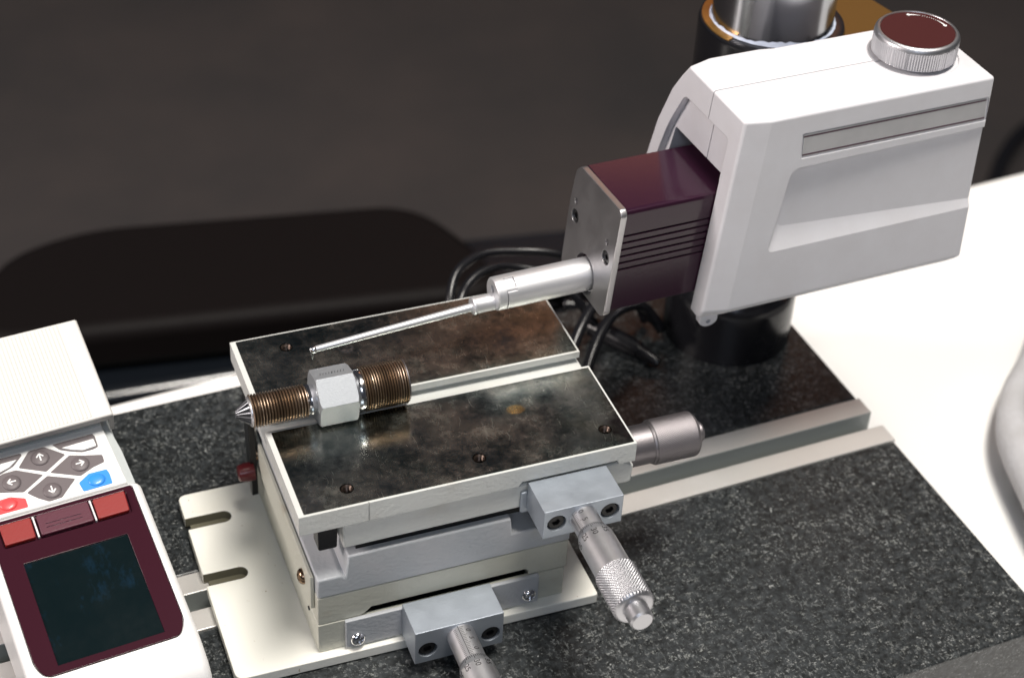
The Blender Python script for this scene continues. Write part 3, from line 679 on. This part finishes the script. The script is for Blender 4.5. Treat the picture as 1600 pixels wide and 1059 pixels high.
# chamfer both ends by intersecting with a double cone
o1_ = lathe([(0, 10.0), (0.8, 11.4), (14.0, 11.4), (14.8, 10.0)], (19.8, WY, WZ), (1,0,0), 72)
def inter(a, b):
    def mk(q_):
        bmesh.ops.recalc_face_normals(q_, faces=q_.faces)
        me_ = bpy.data.meshes.new('tmp'); q_.to_mesh(me_); q_.free(); o = bpy.data.objects.new('tmp', me_); C.objects.link(o); return o
    A_, B2 = mk(a), mk(b); m_ = A_.modifiers.new('i', 'BOOLEAN'); m_.operation = 'INTERSECT'; m_.object = B2; m_.solver = 'EXACT'
    dg = bpy.context.evaluated_depsgraph_get(); dg.update()
    me_ = bpy.data.meshes.new_from_object(A_.evaluated_get(dg)); out = bmesh.new(); out.from_mesh(me_)
    bpy.data.objects.remove(A_); bpy.data.objects.remove(B2); return out
hexn = part(t, 'hexagon_nut', inter(hb, o1_), hex_m, smooth=25)
# row of scratches stamped on the uppermost flat
bm = bmesh.new()
n0 = Vector((0, cos(radians(72)), sin(radians(72)))); e0 = Vector((0, -n0.z, n0.y)); ctr = Vector((27.2, WY, WZ)) + n0*(10.9*cos(pi/6) + 0.03)
for k in range(9):
    cxx = -4.6 + k*1.12; w_ = 0.11 if k != 4 else 0.2
    P = [(cxx-w_, -1.9), (cxx+w_, -1.9), (cxx+w_+0.5, -0.1), (cxx-w_+0.5, -0.1)]
    bm.faces.new([bm.verts.new(ctr + Vector((1,0,0))*(a) + e0*(-b_)) for a, b_ in P])
part(t, 'stamped_marks', bm, ink, parent=hexn)
# ribbed cone at the thin end
def facets(s_, th, r):
    q_ = (th/(2*pi)*12) % 1.0
    return r*(1 - 0.16*max(0, 1-3.2*abs(q_-0.5)))
cn = part(t, 'ribbed_cone', lathe([(0, 0.9), (0.25, 1.5), (5.2, 5.2), (5.6, 5.5)], (-10.2, WY, WZ), (1,0,0), 96, rfun=facets), cone_m, smooth=20)
part(t, 'cone_ring', lathe([(0, 5.2), (0.3, 5.7), (1.2, 5.9)], (-5.2, WY, WZ), (1,0,0), 60), satin, smooth=40)

# ================================================================== DISPLAY UNIT
t = thing('display_unit', 'white display unit with dark screen, maroon bezel and arrow keys', 'control unit', (0, 40, -50), F_UN)
side = [(-43, -32), (-46, -20), (-45, -12), (-42, -6.5), (-37.5, -3), (-31, -1.2), (-25, -0.3), (44.2, 0), (44.2, -10), (44.2, -51)]
def arcx(x): return x
bd = prism(side, -31, 31, 'x')
bd = cut(bd, [prism(rpoly([(-27.4, 42.6), (27.6, 42.6), (27.6, -20), (24.8, -25.6), (-24.6, -25.6), (-27.4, -20)], [1.5, 1.5, 4, 4, 4, 4]), -1.6, 4)], pre_bevel=3.2, seg=5, ang=40)
ub = part(t, 'front_housing', bd, unit_white, smooth=35)
part(t, 'rear_body', prism([(44, -5), (118, -5), (118, -67), (44, -50)], -29.5, 29.0, 'x'), unit_side, bevel=1)
kp = part(t, 'keypad_base', prism(rpoly([(-29, 44.3), (26.4, 44.3), (24.9, 76), (24, 120), (-29, 120)], 0.5), -5, -0.6), key_white, bevel=0.4)
part(t, 'keypad_head', box(-29, 24.4, 72.6, 120, -0.6, 0.2), unit_side, parent=kp)
bz = cut(prism(rpoly([(-27.1, 42.3), (27.3, 42.3), (27.3, -19.6), (24.6, -25.3), (-24.4, -25.3), (-27.1, -19.6)], [1.5, 1.5, 4, 4, 4, 4]), -1.55, -0.15),
         [box(-19.4, 19.4, -22, 22, -0.75, 3), prism(rpoly([(-24.2, 40.6), (24.5, 40.6), (24.0, 30.3), (-24.2, 30.3)], 1.2), -1.1, 3)], pre_bevel=0)
bezel = part(t, 'screen_bezel', bz, maroon_bez, bevel=0.15)
part(t, 'screen', box(-19.35, 19.35, -21.95, 21.95, -0.9, -0.62), screen_m, parent=bezel)
def key(name, pts, h0, h1, m, r=0.8, lab=None, bev=0.35):
    return part(t, name, prism(rpoly(pts, r), h0, h1), m, bevel=bev, label=lab)
key('function_key', [(-23.6, 40.1), (-11.9, 40.0), (-12.2, 31.0), (-23.4, 31.0)], -1.1, 1.0, red_btn, lab='left red function key')
key('function_key', [(11.5, 40.0), (23.8, 40.0), (23.2, 31.0), (11.4, 31.0)], -1.1, 1.0, red_btn, lab='right red function key')
key('bar_key', [(-9.9, 40.0), (9.7, 40.0), (9.7, 31.0), (-10.0, 31.0)], -1.1, 1.0, maroon_btn)
for x in (-11.05, 10.5): part(t, 'divider', box(x-0.35, x+0.35, 31.0, 40.3, -1.1, 0.35), key_white, bevel=0.15)
for z_ in (33.6, 35.2): part(t, 'key_groove', box(-7.5, 6, z_, z_+0.25, 0.9, 1.05), maroon)
def pad(name, pts, m, r=0.6): return part(t, name, prism(rpoly(pts, r), -0.5, -0.38), m)
pad('key_pad', [(1.5, 69.9), (4.6, 67.2), (8.2, 63.9), (-0.6, 58.6), (-9.8, 63.6), (-4.2, 69.8)], key_pad)
pad('key_pad', [(9.5, 63.0), (15.1, 61.0), (21.2, 59.3), (21.1, 55.9), (16.4, 54.9), (10.8, 52.6), (0.6, 57.7)], key_pad)
pad('key_pad', [(-11.0, 62.9), (-2.1, 57.6), (-10.9, 52.4), (-15.0, 53.8), (-21.2, 55.6), (-22.3, 60.6), (-15.8, 62.9)], key_pad)
pad('key_pad', [(-0.8, 56.6), (8.6, 52.0), (4.7, 48.4), (1.8, 45.6), (-3.2, 45.3), (-6.5, 47.9), (-9.9, 51.6)], key_pad)
def dome(x, y, r, m, name='arrow_key', ang=None, ey=1.0):
    b = lathe([(0, r), (0.25, r*0.97), (0.55, r*0.8), (0.75, r*0.5), (0.8, 0.05)], (0, 0, 0), (0,0,1), 40)
    b.transform(Matrix.Translation((x, y, -0.4)) @ Matrix.Diagonal((1, ey, 1, 1)))
    k_ = part(t, name, b, m, smooth=180)
    if ang is not None:
        bm = bmesh.new()
        def bar(a, b_, w_=0.27):
            a = Vector(a).to_2d(); b_ = Vector(b_).to_2d(); d_ = (b_-a).normalized(); nn = Vector((-d_.y, d_.x))*w_
            for p_ in [(a+nn, b_+nn, b_-nn, a-nn)]:
                P = [Matrix.Rotation(ang, 2) @ Vector(q_) for q_ in p_]
                bm.faces.new([bm.verts.new((x+q_.x, y+q_.y, -0.4+0.83)) for q_ in P])
        bar((0, -1.7), (0, 1.5)); bar((0, 1.55), (-1.35, 0.0)); bar((0, 1.55), (1.35, 0.0))
        part(t, 'arrow_mark', bm, white_ink, parent=k_)
    return k_
dome(-1.1, 65.3, 3.5, key_pad, ang=0); dome(12.2, 57.8, 3.5, key_pad, ang=-pi/2)
dome(-14.0, 57.8, 3.5, key_pad, ang=pi/2); dome(-0.9, 49.6, 3.5, key_pad, ang=pi)
pad('blue_key_pad', [(9.3, 49.7), (14.0, 52.5), (20.8, 52.3), (21.3, 49.9), (21.1, 45.5), (9.9, 45.4)], key_blue)
dome(15.9, 48.8, 3.3, key_blue, 'blue_key', ey=0.85)
pad('coral_key_pad', [(-23.9, 51.5), (-16.3, 51.9), (-11.1, 49.5), (-11.1, 45.5), (-24.5, 45.6)], key_red)
dome(-17.6, 48.9, 3.3, key_red, 'coral_key', ey=0.85)
pad('feed_key_pad', [(4.8, 69.8), (20.6, 69.9), (21.1, 68.4), (20.9, 63.4), (18.8, 62.8), (14.6, 62.9), (11.0, 64.4), (7.0, 66.6)], key_pad)
part(t, 'feed_key', prism(rpoly([(7.6, 66.9), (20.2, 67.2), (20.3, 63.7), (15.0, 63.3), (11.2, 64.8)], 0.5), -0.45, 0.15), key_white, bevel=0.2)
pad('corner_key_pad', [(-24, 69.9), (-7.6, 69.8), (-7.0, 68.9), (-11.4, 64.9), (-17.0, 62.9), (-24.0, 62.8)], key_pad)
part(t, 'corner_key', prism(rpoly([(-15.8, 67.1), (-9.5, 67.1), (-13.0, 64.6), (-16.9, 63.5)], 0.4), -0.45, 0.15), key_white, bevel=0.2)
part(t, 'side_ledge', prism(rpoly([(26.4, 44.3), (29.6, 44.3), (29.2, 60), (27.6, 74), (25.2, 74)], 0.4), -8, -2.6), unit_side, bevel=0.3)
# ribbed printer lid
lidp = [(-31, 8.4), (28.8, 8.4), (29.4, 7.6), (29.6, -1.0), (27.8, -1.0), (27.5, 5.9), (-29, 5.9), (-29, -1), (-31, -1)]
bm = prism(lidp, 70.3, 119.5, 'x')
bm.free()
bm = prism(lidp, 70.3, 119.5, 'y')
lid = part(t, 'lid', bm, lid_m, bevel=0.4)
bm = prism([(-31, 8.25), (28.6, 8.25), (29.2, 7.4), (29.45, -1.2), (27.9, -1.2), (27.6, 5.7), (-29, 5.7), (-29, -1.2), (-31, -1.2)], 69.9, 70.35, 'y')
part(t, 'lid_edge', bm, lid_edge, parent=lid)
bm = bmesh.new()
for k in range(34):
    x = -30 + k*1.52
    if x > 22.5: break
    prism([(x, 8.35), (x+0.35, 8.62), (x+0.75, 8.62), (x+1.1, 8.35)], 71.5, 118.5, 'y', bm)
part(t, 'lid_ribs', bm, lid_m, parent=lid)['kind'] = 'stuff'

# ================================================================== CABLES
def cable(label, path, r, F=F_ST):
    base = path[0]
    t = thing('cable', label, 'cable', base, F, 'black cables behind the levelling table')
    part(t, 'sheath', tube(path, r, 14), rubber, smooth=180)
    return t
cable('black cable forming the outermost arch behind the steel plates', [(106, 150, -77.4), (110, 156, -52), (118, 170, -40), (133, 179, -38), (150, 178.5, -39), (172, 173, -42), (200, 166, -56), (210, 156, -77.4)], 2.1)
cable('black cable forming the second arch just inside the outermost one', [(111, 150, -77.4), (115, 156.5, -50), (123, 166, -43), (135, 171.5, -41), (148, 172, -43), (168, 164, -50), (186, 150, -77.4)], 2.1)
cable('black cable forming the lower inner arch behind the steel plates', [(122, 152, -77.4), (128, 160, -66), (138, 168, -60), (150, 168, -62), (160, 160, -72), (164, 150, -77.4)], 2.0)
cable('thick black cable rising from the granite beside the right end of the table', [(148, 112, -77.2), (156, 124, -68), (168, 138, -58), (182, 150, -54), (198, 156, -58), (212, 152, -74)], 2.6)
cable('second thick black cable rising close behind the right end of the table', [(154, 104, -77.0), (162, 116, -68), (174, 131, -60), (188, 143, -57), (204, 149, -62), (214, 146, -76)], 2.6)
t = thing('cable_coil', 'coiled black cable lying on the white table behind the granite base', 'cable coil', (190, 204, -130))
pth = []
for k in range(64):
    a = 2*pi*k/14; rr = 26 - 0.9*(k/14) + 2*sin(k*1.7); pth.append((192 + rr*1.25*cos(a), 204 + rr*0.95*sin(a), -126.5 + 3.3*k/14*1.6))
part(t, 'sheath', tube(pth, 3.2, 12, sub=4), rubber, smooth=180)
pth = []
for k in range(40):
    a = 2*pi*k/12; rr = 14 + 1.5*sin(k*1.3); pth.append((194 + rr*1.3*cos(a), 203 + rr*0.9*sin(a), -126.5 + 3.6*k/12*1.6))
part(t, 'inner_winding', tube(pth, 3.2, 12, sub=4), rubber, smooth=180)
t = thing('cable_plug', 'black tapered cable plug lying on the granite before the column foot', 'plug', (190, 140, -79.5))
part(t, 'plug_body', tube([(182, 156, -74), (187, 149, -74.4), (197, 134, -75.2)], [4.6, 5.0, 4.2], 20), rubber, smooth=60)
part(t, 'strain_relief', tube([(196.5, 134.8, -75.2), (200, 129, -76), (203, 124.5, -77)], [3.6, 3.0, 2.2], 14), rubber, smooth=60)
